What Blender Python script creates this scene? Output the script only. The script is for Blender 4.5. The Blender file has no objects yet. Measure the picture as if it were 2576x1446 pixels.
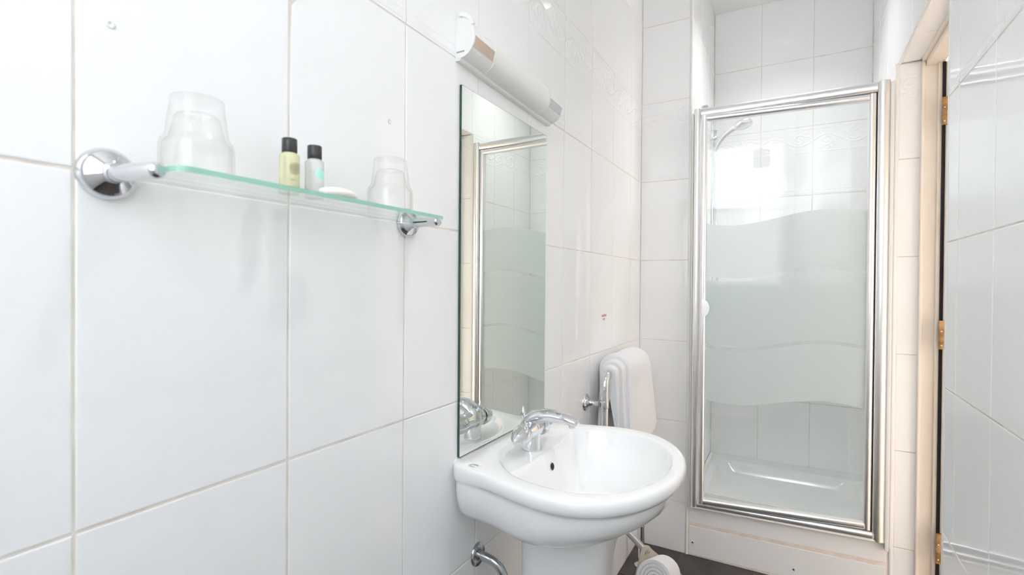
import bpy, bmesh, math, random
import numpy as np
from mathutils import Vector, Matrix

random.seed(7)
SC = bpy.context.scene
COL = SC.collection
PI = math.pi

# ------------------------------------------------------------------ camera
FPX, YAW, PITCH, ROLL = 1267.57, math.radians(29.1422), math.radians(-0.4762), math.radians(0.44042)
CAMX, CAMZ = 0.6396, 1.235
_fw = Vector((-math.sin(YAW), math.cos(YAW), 0)); _rt = Vector((math.cos(YAW), math.sin(YAW), 0)); _up = Vector((0, 0, 1))
_f2 = _fw*math.cos(PITCH) + _up*math.sin(PITCH); _u2 = _up*math.cos(PITCH) - _fw*math.sin(PITCH)
_r3 = _rt*math.cos(ROLL) + _u2*math.sin(ROLL); _u3 = _u2*math.cos(ROLL) - _rt*math.sin(ROLL)
cam_data = bpy.data.cameras.new('camera')
cam = bpy.data.objects.new('camera', cam_data); COL.objects.link(cam)
cam_data.sensor_width = 36.0; cam_data.sensor_fit = 'HORIZONTAL'
cam_data.lens = 36.0*FPX/2576.0
cam_data.clip_start = 0.01
M = Matrix((_r3, _u3, -_f2)).transposed().to_4x4(); M.translation = Vector((CAMX, 0, CAMZ))
cam.matrix_world = M
cam_data.dof.use_dof = True
cam_data.dof.focus_distance = 1.7
cam_data.dof.aperture_fstop = 5.6
SC.camera = cam

# ------------------------------------------------------------------ light
world = bpy.data.worlds.new('overcast_sky'); SC.world = world
world.use_nodes = True
_bg = world.node_tree.nodes['Background']
_bg.inputs[0].default_value = (0.80, 0.905, 1.0, 1); _bg.inputs[1].default_value = 5.6
SC.view_settings.view_transform = 'Standard'
SC.view_settings.look = 'None'
SC.view_settings.gamma = 1.0
SC.view_settings.use_curve_mapping = False
SC.view_settings.exposure = 1.06
SC.cycles.max_bounces = 13
SC.cycles.diffuse_bounces = 11
SC.cycles.glossy_bounces = 8
SC.cycles.transmission_bounces = 6
SC.cycles.transparent_max_bounces = 13
SC.cycles.sample_clamp_indirect = 6.0
SC.cycles.use_denoising = True
SC.cycles.light_sampling_threshold = 0.03
SC.cycles.use_adaptive_sampling = True
SC.cycles.adaptive_threshold = 0.2
SC.cycles.adaptive_min_samples = 20

# room dimensions (metres); left tile face x=0, right tile face x=RW
RW = 0.983        # right wall
YB = 2.406        # front face of the shower wall
YA = 3.134        # back of the shower alcove
XA = 0.228        # left side of the alcove
YR = -0.45        # wall with the window, behind the viewer
HC = 2.80         # ceiling
DY0, DY1, DZ = 1.674, 2.406, 2.085   # doorway in the right wall
ROWS = [0.0, 0.232, 0.604, 0.975, 1.348, 1.720, 2.088, 2.453, HC]

WIN_X0, WIN_X1, WIN_Z0, WIN_Z1 = 0.10, 0.92, 1.21, 2.60
portal = bpy.data.lights.new('window_daylight_portal', 'AREA'); portal.shape = 'RECTANGLE'
portal.size = WIN_X1-WIN_X0; portal.size_y = WIN_Z1-WIN_Z0
portal.cycles.is_portal = True
po = bpy.data.objects.new('window_daylight_portal', portal); COL.objects.link(po)
po.location = ((WIN_X0+WIN_X1)/2, YR-0.17, (WIN_Z0+WIN_Z1)/2); po.rotation_euler = (PI/2, 0, 0)

# ------------------------------------------------------------------ materials
def mat(name, base=(.8,.8,.8), rough=.5, metal=0., ior=1.5, bump=0., bscale=50., coat=0., spec=.5):
    m = bpy.data.materials.new(name); m.use_nodes = True
    nt = m.node_tree; b = nt.nodes['Principled BSDF']
    b.inputs['Base Color'].default_value = (*base, 1); b.inputs['Roughness'].default_value = rough
    b.inputs['Metallic'].default_value = metal; b.inputs['IOR'].default_value = ior
    b.inputs['Coat Weight'].default_value = coat
    b.inputs['Specular IOR Level'].default_value = spec
    if bump:
        tc = nt.nodes.new('ShaderNodeTexCoord'); n = nt.nodes.new('ShaderNodeTexNoise'); bp = nt.nodes.new('ShaderNodeBump')
        n.inputs['Scale'].default_value = bscale; n.inputs['Detail'].default_value = 3
        nt.links.new(tc.outputs['Object'], n.inputs['Vector']); nt.links.new(n.outputs['Fac'], bp.inputs['Height'])
        bp.inputs['Strength'].default_value = 1.0; bp.inputs['Distance'].default_value = bump
        nt.links.new(bp.outputs['Normal'], b.inputs['Normal'])
    return m

def vary(m, c0, c1, scale=6., lo=.4, hi=.6, detail=5):
    """procedural two-colour mottling on a principled material"""
    nt = m.node_tree; b = nt.nodes['Principled BSDF']
    tc = nt.nodes.new('ShaderNodeTexCoord'); n = nt.nodes.new('ShaderNodeTexNoise'); r = nt.nodes.new('ShaderNodeValToRGB')
    n.inputs['Scale'].default_value = scale; n.inputs['Detail'].default_value = detail
    r.color_ramp.elements[0].color = (*c0, 1); r.color_ramp.elements[1].color = (*c1, 1)
    r.color_ramp.elements[0].position = lo; r.color_ramp.elements[1].position = hi
    nt.links.new(tc.outputs['Object'], n.inputs['Vector']); nt.links.new(n.outputs['Fac'], r.inputs['Fac'])
    nt.links.new(r.outputs['Color'], b.inputs['Base Color'])
    return m

TILE = mat('white_glazed_tile', (.90,.905,.91), .035, bump=.00035, bscale=9.)
DECOR = mat('white_embossed_tile', (.90,.905,.91), .08)
GROUT = vary(mat('cream_grout', rough=.85), (.70,.645,.585), (.80,.745,.685), 18)
GROUTP = vary(mat('pinkish_grout', rough=.85), (.80,.71,.65), (.88,.81,.76), 18)
FLOORT = vary(mat('dark_slate_floor_tile', rough=.38, bump=.0006, bscale=60), (.045,.038,.035), (.075,.064,.058), 5)
FLOORG = mat('floor_grout', (.20,.17,.15), .9)
TRIM = mat('white_plastic_trim', (.84,.835,.82), .25)
SEAL = mat('white_silicone', (.80,.77,.74), .35, bump=.0008, bscale=60)
CERAMIC = mat('white_ceramic', (.94,.94,.94), .04, coat=.4)
CHROME = mat('polished_chrome', (.74,.75,.77), .03, 1.)
INSERT = mat('brushed_silver_insert', (.52,.53,.55), .08, 1.)
CHROMED = mat('worn_chrome', (.55,.56,.58), .16, 1.)
ALU = mat('satin_aluminium', (.88,.88,.89), .30, 1.)
PLASTIC = mat('white_plastic', (.83,.835,.82), .22)
DIFFUSER = mat('opal_diffuser', (.80,.80,.79), .32)
PAINT = mat('white_ceiling_paint', (.90,.90,.89), .8)
TOWEL = mat('white_terry', (.87,.87,.885), .95, bump=.0025, bscale=420, spec=.15)
CREAM = vary(mat('cream_painted_timber', rough=.42), (.88,.80,.71), (.91,.84,.76), 9, .3, .7)
BRASS = vary(mat('aged_brass', rough=.38, metal=1.), (.30,.18,.08), (.50,.32,.15), 40)
BLACK = mat('rubber_and_gap_black', (.012,.012,.012), .7)  # gasket rubber, and the dark of the gap beside the door leaf
CAPBLK = mat('black_bottle_cap', (.035,.035,.038), .22)
HOLE = mat('dark_hole', (.012,.010,.009), .6)
RED = mat('red_print', (.62,.10,.12), .5)
BLUE = mat('blue_print', (.28,.45,.60), .5)
BROWNP = mat('bronze_print', (.36,.30,.22), .5)
MINTP = mat('mint_print', (.46,.80,.72), .5)
GREYP = mat('grey_print', (.40,.40,.38), .6)
BEIGE = vary(mat('beige_enamel', rough=.4), (.60,.53,.43), (.70,.63,.53), 12)
SOAPM = mat('ivory_soap', (.86,.85,.80), .45)
TRAY = mat('white_shower_tray', (.82,.825,.825), .18)
PEACH = vary(mat('peach_render', rough=.9), (.66,.52,.43), (.74,.60,.50), 2)
HALLW = mat('warm_hall_paint', (.87,.82,.76), .8)
GREENEDGE = mat('green_glass_edge', (.32,.66,.52), .12, spec=.6)
GREENEDGE.node_tree.nodes['Principled BSDF'].inputs['Transmission Weight'].default_value = .35
DARKEDGE = mat('mirror_dark_green_edge', (.03,.075,.06), .15)
MIRROR = mat('silvered_glass', (.80,.835,.80), .0, 1.)

def thin_glass(name, tint, ior=1.5, frost=None, edge=1.0, rim=None):
    """thin pane: transparent with fresnel reflection; frost = node builder giving a 0..1 factor"""
    m = bpy.data.materials.new(name); m.use_nodes = True; nt = m.node_tree
    for n in list(nt.nodes): nt.nodes.remove(n)
    out = nt.nodes.new('ShaderNodeOutputMaterial')
    tr = nt.nodes.new('ShaderNodeBsdfTransparent'); tr.inputs[0].default_value = (*tint, 1)
    gl = nt.nodes.new('ShaderNodeBsdfGlossy'); gl.inputs['Roughness'].default_value = 0.0
    gl.inputs[0].default_value = (1, 1, 1, 1)
    f0 = ((ior-1)/(ior+1))**2                       # Schlick, the same from both sides of the pane
    lw = nt.nodes.new('ShaderNodeLayerWeight'); lw.inputs['Blend'].default_value = .5
    pw = nt.nodes.new('ShaderNodeMath'); pw.operation = 'POWER'; pw.inputs[1].default_value = 5.0
    fr = nt.nodes.new('ShaderNodeMath'); fr.operation = 'MULTIPLY_ADD'; fr.inputs[1].default_value = (1-f0)*edge; fr.inputs[2].default_value = f0
    nt.links.new(lw.outputs['Facing'], pw.inputs[0]); nt.links.new(pw.outputs[0], fr.inputs[0])
    if rim:                                         # longer path through the glass at grazing angles
        pr = nt.nodes.new('ShaderNodeMath'); pr.operation = 'POWER'; pr.inputs[1].default_value = 3.0
        cm = nt.nodes.new('ShaderNodeMix'); cm.data_type = 'RGBA'
        nt.links.new(lw.outputs['Facing'], pr.inputs[0]); nt.links.new(pr.outputs[0], cm.inputs[0])
        cm.inputs[6].default_value = (*tint, 1); cm.inputs[7].default_value = (*rim, 1)
        nt.links.new(cm.outputs[2], tr.inputs[0])
    mx = nt.nodes.new('ShaderNodeMixShader')
    nt.links.new(fr.outputs[0], mx.inputs[0]); nt.links.new(gl.outputs[0], mx.inputs[2])
    body = tr
    if frost:
        fac = frost(nt)
        df = nt.nodes.new('ShaderNodeBsdfDiffuse'); df.inputs[0].default_value = (.79,.86,.865,1)
        tl = nt.nodes.new('ShaderNodeBsdfTranslucent'); tl.inputs[0].default_value = (.81,.88,.88,1)
        m2 = nt.nodes.new('ShaderNodeMixShader'); m2.inputs[0].default_value = .5
        nt.links.new(df.outputs[0], m2.inputs[1]); nt.links.new(tl.outputs[0], m2.inputs[2])
        m3 = nt.nodes.new('ShaderNodeMixShader')
        nt.links.new(fac, m3.inputs[0]); nt.links.new(tr.outputs[0], m3.inputs[1]); nt.links.new(m2.outputs[0], m3.inputs[2])
        body = m3
    nt.links.new(body.outputs[0], mx.inputs[1])
    nt.links.new(mx.outputs[0], out.inputs[0])
    return m

SHELFGLASS = thin_glass('clear_green_shelf_glass', (.965,.985,.975), 1.35)
PANE = thin_glass('window_glass', (.99,.99,.99), 1.3)

def wave_frost(nt):
    # etched bands on the shower glass: object x runs across the pane, z up (world metres)
    tc = nt.nodes.new('ShaderNodeTexCoord'); sp = nt.nodes.new('ShaderNodeSeparateXYZ')
    nt.links.new(tc.outputs['Object'], sp.inputs[0])
    def math_(op, a, b=None):
        n = nt.nodes.new('ShaderNodeMath'); n.operation = op
        for i, v in enumerate((a, b)):
            if v is None: continue
            if isinstance(v, (int, float)): n.inputs[i].default_value = v
            else: nt.links.new(v, n.inputs[i])
        return n.outputs[0]
    ph = math_('MULTIPLY', math_('SUBTRACT', sp.outputs[0], 0.41), 2*PI/0.70)
    w = math_('MULTIPLY', math_('COSINE', ph), -0.025)
    h = math_('SUBTRACT', sp.outputs[2], w)          # height with the wave removed
    top, bot = 1.235+0.283, 1.235-0.491
    inside = math_('MULTIPLY', math_('LESS_THAN', h, top), math_('GREATER_THAN', h, bot))
    f = inside
    for c in (1.235+0.046, 1.235-0.252):
        band = math_('LESS_THAN', math_('ABSOLUTE', math_('SUBTRACT', h, c)), 0.0075)
        f = math_('MULTIPLY', f, math_('SUBTRACT', 1.0, math_('MULTIPLY', band, .55)))
    return math_('MULTIPLY', f, .62)
SHOWERGLASS = thin_glass('etched_shower_glass', (.972,.985,.978), 1.5, wave_frost)

def real_glass(name, col, rough=0.0, ior=1.45):
    m = bpy.data.materials.new(name); m.use_nodes = True
    b = m.node_tree.nodes['Principled BSDF']
    b.inputs['Base Color'].default_value = (*col, 1); b.inputs['Roughness'].default_value = rough
    b.inputs['Transmission Weight'].default_value = 1.0; b.inputs['IOR'].default_value = ior
    return m
GLASS = thin_glass('clear_tumbler_glass', (.995,.996,.994), 1.40, edge=.6, rim=(.84,.835,.81))
YELLOW = real_glass('yellow_gel_bottle', (.93,.925,.62), .12, 1.36)
YELLOW.node_tree.nodes['Principled BSDF'].inputs['Transmission Weight'].default_value = .45
CLEARB = real_glass('clear_gel_bottle', (.88,.90,.885), .12, 1.36)
CLEARB.node_tree.nodes['Principled BSDF'].inputs['Transmission Weight'].default_value = .45
WRAP = thin_glass('clear_wrapper', (.95,.95,.95), 1.35)

FILL_LAMP = mat('added_fill_lamp_glow', (.9,.9,.9), .4)  # glowing face of the added ceiling fill lights
FILL_LAMP.node_tree.nodes['Principled BSDF'].inputs['Emission Color'].default_value = (1.,.965,.92,1)
FILL_LAMP.node_tree.nodes['Principled BSDF'].inputs['Emission Strength'].default_value = 2.0

def net_mat():
    m = bpy.data.materials.new('sheer_net'); m.use_nodes = True; nt = m.node_tree
    for n in list(nt.nodes): nt.nodes.remove(n)
    out = nt.nodes.new('ShaderNodeOutputMaterial')
    tr = nt.nodes.new('ShaderNodeBsdfTransparent'); tl = nt.nodes.new('ShaderNodeBsdfTranslucent'); df = nt.nodes.new('ShaderNodeBsdfDiffuse')
    tl.inputs[0].default_value = (.9,.9,.9,1); df.inputs[0].default_value = (.9,.9,.9,1)
    a = nt.nodes.new('ShaderNodeMixShader'); a.inputs[0].default_value = .65
    nt.links.new(df.outputs[0], a.inputs[1]); nt.links.new(tl.outputs[0], a.inputs[2])
    b = nt.nodes.new('ShaderNodeMixShader'); b.inputs[0].default_value = .80
    nt.links.new(tr.outputs[0], b.inputs[1]); nt.links.new(a.outputs[0], b.inputs[2]); nt.links.new(b.outputs[0], out.inputs[0])
    return m
NET = net_mat()

# ------------------------------------------------------------------ mesh helpers
class G:
    """collects geometry for ONE mesh object"""
    def __init__(s): s.v = []; s.f = []; s.m = []; s.sm = []
    def add(s, vs, fs, mi=0, smooth=False):
        o = len(s.v); s.v += [tuple(map(float, v)) for v in vs]
        for f in fs: s.f.append([i+o for i in f]); s.m.append(mi); s.sm.append(smooth)
        return s
    def box(s, a, b, mi=0, bevel=0.):
        x0,y0,z0 = a; x1,y1,z1 = b
        if bevel <= 0:
            vs = [(x0,y0,z0),(x1,y0,z0),(x1,y1,z0),(x0,y1,z0),(x0,y0,z1),(x1,y0,z1),(x1,y1,z1),(x0,y1,z1)]
            fs = [(0,3,2,1),(4,5,6,7),(0,1,5,4),(1,2,6,5),(2,3,7,6),(3,0,4,7)]
            return s.add(vs, fs, mi)
        bm = bmesh.new(); bmesh.ops.create_cube(bm, size=1.)
        for v in bm.verts: v.co = Vector(((x0+x1)/2+v.co.x*(x1-x0), (y0+y1)/2+v.co.y*(y1-y0), (z0+z1)/2+v.co.z*(z1-z0)))
        bmesh.ops.bevel(bm, geom=bm.edges[:], offset=bevel, segments=3, profile=.5, affect='EDGES')
        bm.verts.index_update()
        s.add([v.co for v in bm.verts], [[v.index for v in f.verts] for f in bm.faces], mi, True); bm.free(); return s
    def lathe(s, prof, origin=(0,0,0), axis=(0,0,1), n=40, mi=0, smooth=True, sx=1., sy=1., cap0=True, cap1=True):
        """prof: list of (r, h)"""
        a = Vector(axis).normalized(); t = Vector((1,0,0)) if abs(a.x) < .9 else Vector((0,1,0))
        u = (t - a*t.dot(a)).normalized(); w = a.cross(u); o = Vector(origin)
        vs = [o + a*h + u*(r*sx*math.cos(2*PI*k/n)) + w*(r*sy*math.sin(2*PI*k/n)) for r, h in prof for k in range(n)]
        fs = [(i*n+k, i*n+(k+1)%n, (i+1)*n+(k+1)%n, (i+1)*n+k) for i in range(len(prof)-1) for k in range(n)]
        if cap0: fs.append(tuple(range(n-1,-1,-1)))
        if cap1: fs.append(tuple((len(prof)-1)*n+k for k in range(n)))
        return s.add(vs, fs, mi, smooth)
    def rings(s, R, mi=0, smooth=True, closed=True, cap0=True, cap1=True):
        n = len(R[0]); vs = [p for r in R for p in r]
        fs = [(i*n+k, i*n+(k+1)%n, (i+1)*n+(k+1)%n, (i+1)*n+k) for i in range(len(R)-1) for k in range(n if closed else n-1)]
        s.add(vs, fs, mi, smooth)
        if cap0 and closed: s.add(R[0], [tuple(range(n-1,-1,-1))], mi, False)
        if cap1 and closed: s.add(R[-1], [tuple(range(n))], mi, False)
        return s
    def tube(s, pts, rad, n=18, mi=0, up=None, smooth=True, cap=True):
        """sweep; rad = r, list of r, or list of (ra, rb) with rb along the transported up vector"""
        P = [Vector(p) for p in pts]; N = len(P)
        if not isinstance(rad, (list, tuple)): rad = [rad]*N
        T = []
        for i in range(N):
            a = P[max(i-1,0)]; b = P[min(i+1,N-1)]; T.append((b-a).normalized())
        u = Vector(up) if up else (Vector((0,0,1)) if abs(T[0].z) < .9 else Vector((1,0,0)))
        R = []
        for i in range(N):
            u = (u - T[i]*u.dot(T[i])).normalized(); w = T[i].cross(u)
            ra, rb = rad[i] if isinstance(rad[i], (tuple, list)) else (rad[i], rad[i])
            R.append([P[i] + w*(ra*math.cos(2*PI*k/n)) + u*(rb*math.sin(2*PI*k/n)) for k in range(n)])
        return s.rings(R, mi, smooth, True, cap, cap)
    def prism(s, outline, thick, M4, mi=0):
        """outline: 2D points; extruded along local z; M4 places it"""
        n = len(outline)
        vs = [M4 @ Vector((x,y,0)) for x,y in outline] + [M4 @ Vector((x,y,thick)) for x,y in outline]
        fs = [tuple(range(n-1,-1,-1)), tuple(range(n,2*n))] + [(k,(k+1)%n,n+(k+1)%n,n+k) for k in range(n)]
        return s.add(vs, fs, mi)
    def mesh(s, name, mats):
        me = bpy.data.meshes.new(name); me.from_pydata(s.v, [], s.f)
        for m in (mats if isinstance(mats, (list, tuple)) else [mats]): me.materials.append(m)
        me.polygons.foreach_set('material_index', s.m); me.polygons.foreach_set('use_smooth', s.sm)
        me.update(); return me

def fixn(me):
    bm = bmesh.new(); bm.from_mesh(me); bmesh.ops.recalc_face_normals(bm, faces=bm.faces[:]); bm.to_mesh(me); bm.free()

def obj(name, g, mats, parent=None, label=None, cat=None, kind=None, group=None, fix=True, sharp=None):
    me = g if isinstance(g, bpy.types.Mesh) else g.mesh(name, mats)
    if fix and not isinstance(g, bpy.types.Mesh): fixn(me)
    if sharp is not None: me.set_sharp_from_angle(angle=math.radians(sharp))
    o = bpy.data.objects.new(name, me); COL.objects.link(o)
    if parent: o.parent = parent
    if label: o['label'] = label
    if cat: o['category'] = cat
    if kind: o['kind'] = kind
    if group: o['group'] = group
    return o

def thing(name, label, cat, loc=(0,0,0), group=None, kind=None):
    o = bpy.data.objects.new(name, None); COL.objects.link(o); o.location = loc; o.empty_display_size = .05
    o['label'] = label
    if cat: o['category'] = cat
    if group: o['group'] = group
    if kind: o['kind'] = kind
    return o

def put(name, g, mats, root, sharp=None, label=None):
    """part given in world coordinates, parented to a root Empty that only translates"""
    o = obj(name, g, mats, root, fix=True, sharp=sharp)
    l = Vector((0,0,0)); r = root
    while r is not None: l += r.location; r = r.parent
    o.data.transform(Matrix.Translation(-l)); o.data.update()
    if label: o['label'] = label
    return o

def arc_path(p0, pc, p1, n=8):
    """quadratic bend"""
    a, b, c = Vector(p0), Vector(pc), Vector(p1)
    return [a*(1-t)**2 + b*2*t*(1-t) + c*t*t for t in [i/n for i in range(n+1)]]

def bez(pts, n=24):
    """Catmull-Rom through pts"""
    P = [Vector(p) for p in pts]; P = [P[0]*2-P[1]] + P + [P[-1]*2-P[-2]]
    out = []; segs = len(P)-3
    for i in range(segs):
        p0,p1,p2,p3 = P[i:i+4]
        for k in range(n):
            t = k/n
            out.append(.5*((2*p1)+(p2-p0)*t+(2*p0-5*p1+4*p2-p3)*t*t+(3*p1-p0-3*p2+p3)*t**3))
    out.append(P[-2]); return out

def text_geo(body, size, M4, mi=0, depth=.0002):
    cu = bpy.data.curves.new('print', 'FONT'); cu.body = body; cu.size = size; cu.align_x = 'CENTER'; cu.align_y = 'CENTER'; cu.extrude = depth; cu.resolution_u = 2
    o = bpy.data.objects.new('print', cu); COL.objects.link(o)
    dg = bpy.context.evaluated_depsgraph_get(); me = bpy.data.meshes.new_from_object(o.evaluated_get(dg))
    g = ([M4 @ v.co for v in me.vertices], [list(p.vertices) for p in me.polygons])
    bpy.data.objects.remove(o); bpy.data.curves.remove(cu); bpy.data.meshes.remove(me)
    return g

def frame(origin, u, v, n):
    """matrix with local x=u, y=v, z=n"""
    m = Matrix((Vector(u), Vector(v), Vector(n))).transposed().to_4x4(); m.translation = Vector(origin); return m

# ------------------------------------------------------------------ tiles
JOINT = 0.0026
TT = 0.006      # tile thickness in front of the bedding
_tile_cache = {}
def tile_mesh(w, h, matl, joint=JOINT, t=TT):
    key = (round(w,4), round(h,4), matl.name, joint)
    if key in _tile_cache: return _tile_cache[key]
    w2, h2 = w/2-joint/2, h/2-joint/2
    lv = [(0,-t), (0,-.0011), (.0004,-.0005), (.0012,-.00012), (.0024,0.)]
    R = [[(-w2+i,-h2+i,z),(w2-i,-h2+i,z),(w2-i,h2-i,z),(-w2+i,h2-i,z)] for i,z in lv]
    g = G(); g.rings(R, smooth=False, cap0=False)
    me = g.mesh('tile', matl); fixn(me); _tile_cache[key] = me
    return me

def seg_dist(X, Y, pts):
    """distance of grid points to a polyline"""
    D = np.full(X.shape, 1e9)
    for (x0,y0),(x1,y1) in zip(pts[:-1], pts[1:]):
        dx, dy = x1-x0, y1-y0; L = dx*dx+dy*dy+1e-12
        t = np.clip(((X-x0)*dx+(Y-y0)*dy)/L, 0, 1)
        D = np.minimum(D, np.hypot(X-x0-t*dx, Y-y0-t*dy))
    return D

def decor_height(U, V, W, Ht):
    """embossed relief of the border tile: scroll frieze on top, beaded rope at the bottom (metres)"""
    H = np.zeros_like(U)
    v0, v1 = Ht*0.615, Ht                     # frieze
    mid = (v0+v1)/2
    ridge = lambda v, c, w: np.exp(-((v-c)/w)**2)
    H += .0011*ridge(V, v0+.004, .0022) + .0013*ridge(V, v1-.014, .003) + .0009*ridge(V, v1-.005, .0018)
    H += .0010*ridge(V, .010, .0035) + .0008*ridge(V, .026, .002)
    for c in np.arange(.03, W, .083):
        for d in (-.005, .005): H += .0012*np.exp(-(((U-c-d)/.0028)**2+((V-.018)/.0035)**2))
        for d in (-.005, .005): H += .0010*np.exp(-(((U-c-d)/.0028)**2+((V-(v1-.021))/.003)**2))
    curves = []
    A = .026
    wave = lambda u: mid - .006 + A*math.sin(2*PI*u/W)
    us = np.linspace(-.02, W+.02, 70); curves.append(([(u, wave(u)) for u in us], .0036, .0018))
    for cx, sg in ((W*.25, -1), (W*.75, 1), (-W*.25, 1), (W*1.25, -1)):
        cy = mid - .006 + sg*.004
        pts = []
        for k in range(46):
            th = k*.20; r = .034 - .0032*th
            pts.append((cx + sg*r*math.cos(th+.6), cy + sg*r*math.sin(th+.6)*.9))
        curves.append((pts, .0034, .0019))
        curves.append(([(cx, cy)], .0, .0))
        for k in range(4):                                       # leaves springing from the scroll
            a = .5+k*.75; x0, y0 = cx+sg*.036*math.cos(a), cy+sg*.034*math.sin(a)
            leaf = [(x0+sg*.022*t*math.cos(a-.9*t), y0+sg*.016*t*math.sin(a-.9*t)) for t in np.linspace(0,1,6)]
            curves.append((leaf, .0042, .0015))
    M_ = np.zeros_like(U)
    for pts, w, amp in curves:
        if len(pts) < 2: continue
        M_ = np.maximum(M_, amp*np.exp(-(seg_dist(U, V, pts)/w)**2))
    fade = np.clip((V-v0-.006)/.006, 0, 1)*np.clip((v1-.024-V)/.006, 0, 1)
    return H + M_*fade

_decor_cache = {}
def decor_mesh(w, h, u_off):
    key = (round(w,4), round(h,4), round(u_off,4))
    if key in _decor_cache: return _decor_cache[key]
    w2, h2 = w/2-JOINT/2, h/2-JOINT/2
    nu = max(10, int(w/.0021)); 
    vs_ = np.concatenate([np.linspace(-h2, -h2+.036, 18), np.linspace(-h2+.036, -h2+h*.60, 4)[1:], np.linspace(-h2+h*.60, h2, 64)[1:]])
    us_ = np.linspace(-w2, w2, nu)
    U, V = np.meshgrid(us_, vs_)
    Z = decor_height(U+w/2+u_off, V+h/2, .25, h)
    nv = len(vs_)
    g = G()
    verts = list(zip(U.ravel(), V.ravel(), Z.ravel()))
    faces = [(j*nu+i, j*nu+i+1, (j+1)*nu+i+1, (j+1)*nu+i) for j in range(nv-1) for i in range(nu-1)]
    g.add(verts, faces, 0, True)
    per = [(0,i) for i in range(nu)] + [(j,nu-1) for j in range(1,nv)] + [(nv-1,i) for i in range(nu-2,-1,-1)] + [(j,0) for j in range(nv-2,0,-1)]
    top = [(U[j,i], V[j,i], Z[j,i]) for j,i in per]; bot = [(a,b,-TT) for a,b,c in top]; n = len(per)
    g.add(top+bot, [(k,n+k,n+(k+1)%n,(k+1)%n) for k in range(n)], 0, False)
    me = g.mesh('decor_tile', DECOR); _decor_cache[key] = me
    return me

def tile_wall(parent, origin, u, v, n, ub, vb, decor_rows=(5,), skip=None, matl=TILE, phase=0., jit=.0018, name='tile'):
    """lay one tile object in each cell of the grid ub x vb on the plane origin + a*u + b*v, facing n"""
    u, v, n, o = Vector(u), Vector(v), Vector(n), Vector(origin)
    for i in range(len(ub)-1):
        for j in range(len(vb)-1):
            a0, a1, b0, b1 = ub[i], ub[i+1], vb[j], vb[j+1]
            if a1-a0 < .012 or b1-b0 < .012: continue
            if skip and skip((a0+a1)/2, (b0+b1)/2): continue
            if j in decor_rows and (b1-b0) > .3: me = decor_mesh(a1-a0, b1-b0, 0.0)
            else: me = tile_mesh(a1-a0, b1-b0, matl)
            t = bpy.data.objects.new(name, me); COL.objects.link(t); t.parent = parent
            m = frame(o + u*((a0+a1)/2) + v*((b0+b1)/2), u, v, n)
            r = Matrix.Rotation(random.gauss(0,jit), 4, 'X') @ Matrix.Rotation(random.gauss(0,jit), 4, 'Y')
            if j in decor_rows: r = Matrix.Identity(4)
            t.matrix_basis = m @ r

def breaks(lo, hi, phase, step=.25):
    b = [lo]; k = math.ceil((lo-phase)/step - 1e-6); x = phase + k*step
    while x < hi-1e-6:
        if x > lo+1e-6: b.append(x)
        x += step
    b.append(hi); return b

BED = .0009     # grout surface this far behind the tile face
def slab(name, a, b, m=GROUT, kind='structure', label=None, cat='wall'):
    return obj(name, G().box(a, b), m, kind=kind, label=label, cat=cat)

# ------------------------------------------------------------------ the room
wl = slab('wall_left', (-.12, YR-.12, 0), (-BED, YB+.0, HC), label='long white tiled wall on the left carrying shelf, mirror and basin')
tile_wall(wl, (0,0,0), (0,1,0), (0,0,1), (1,0,0), breaks(YR, YB-.001, .231), ROWS)
for y, z in ((.262, 1.508), (.687, 1.525)):
    obj('wall_plug', G().lathe([(.0045,0),(.0045,.0006),(.0036,.0012),(.0015,.0008),(.0012,.0002)], (.0003,y,z), (1,0,0), 20), TRIM, wl, label='small white plug in a drilled hole')

wb = slab('wall_back', (0-.02, YB+BED, 0), (XA-.004, YB+.12, HC), label='narrow white tiled wall beside the shower with scroll border tile')
tile_wall(wb, (0,YB,0), (1,0,0), (0,0,1), (0,-1,0), [.001, XA-.008], ROWS)

wal = slab('wall_alcove_left', (XA-.118, YB+.10, 0), (XA-BED, YA+.1, HC), label='left tiled side wall inside the shower alcove')
tile_wall(wal, (XA,0,0), (0,1,0), (0,0,1), (1,0,0), [YB+.008, 2.663, 2.913, YA-.001], ROWS, skip=lambda a,b: b < .22)
wab = slab('wall_alcove_back', (XA-.05, YA+BED, 0), (RW+.1, YA+.12, HC), label='tiled rear wall inside the shower alcove above the tray')
tile_wall(wab, (0,YA,0), (1,0,0), (0,0,1), (0,-1,0), [XA+.001, .474, .724, RW-.001], ROWS, skip=lambda a,b: b < .22)

# right wall with the doorway
g = G()
g.box((RW+BED, YR-.12, 0), (RW+.115, DY0-.006, HC)); g.box((RW+BED, DY0-.006, DZ+.006), (RW+.115, DY1, HC)); g.box((RW+BED, DY1+.004, 0), (RW+.115, YA+.1, HC))
wr = obj('wall_right', g, GROUT, kind='structure', label='white tiled wall on the right with the doorway near the shower', cat='wall')
ub = sorted(set([round(x,4) for x in breaks(YR, DY0-.004, 1.325)] + [round(x,4) for x in breaks(DY0-.004, YA-.001, 2.405)]))
tile_wall(wr, (RW,0,0), (0,1,0), (0,0,1), (-1,0,0), ub, ROWS, skip=lambda a,b: (DY0-.004 < a < DY1-.002 and b < DZ) )
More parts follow.
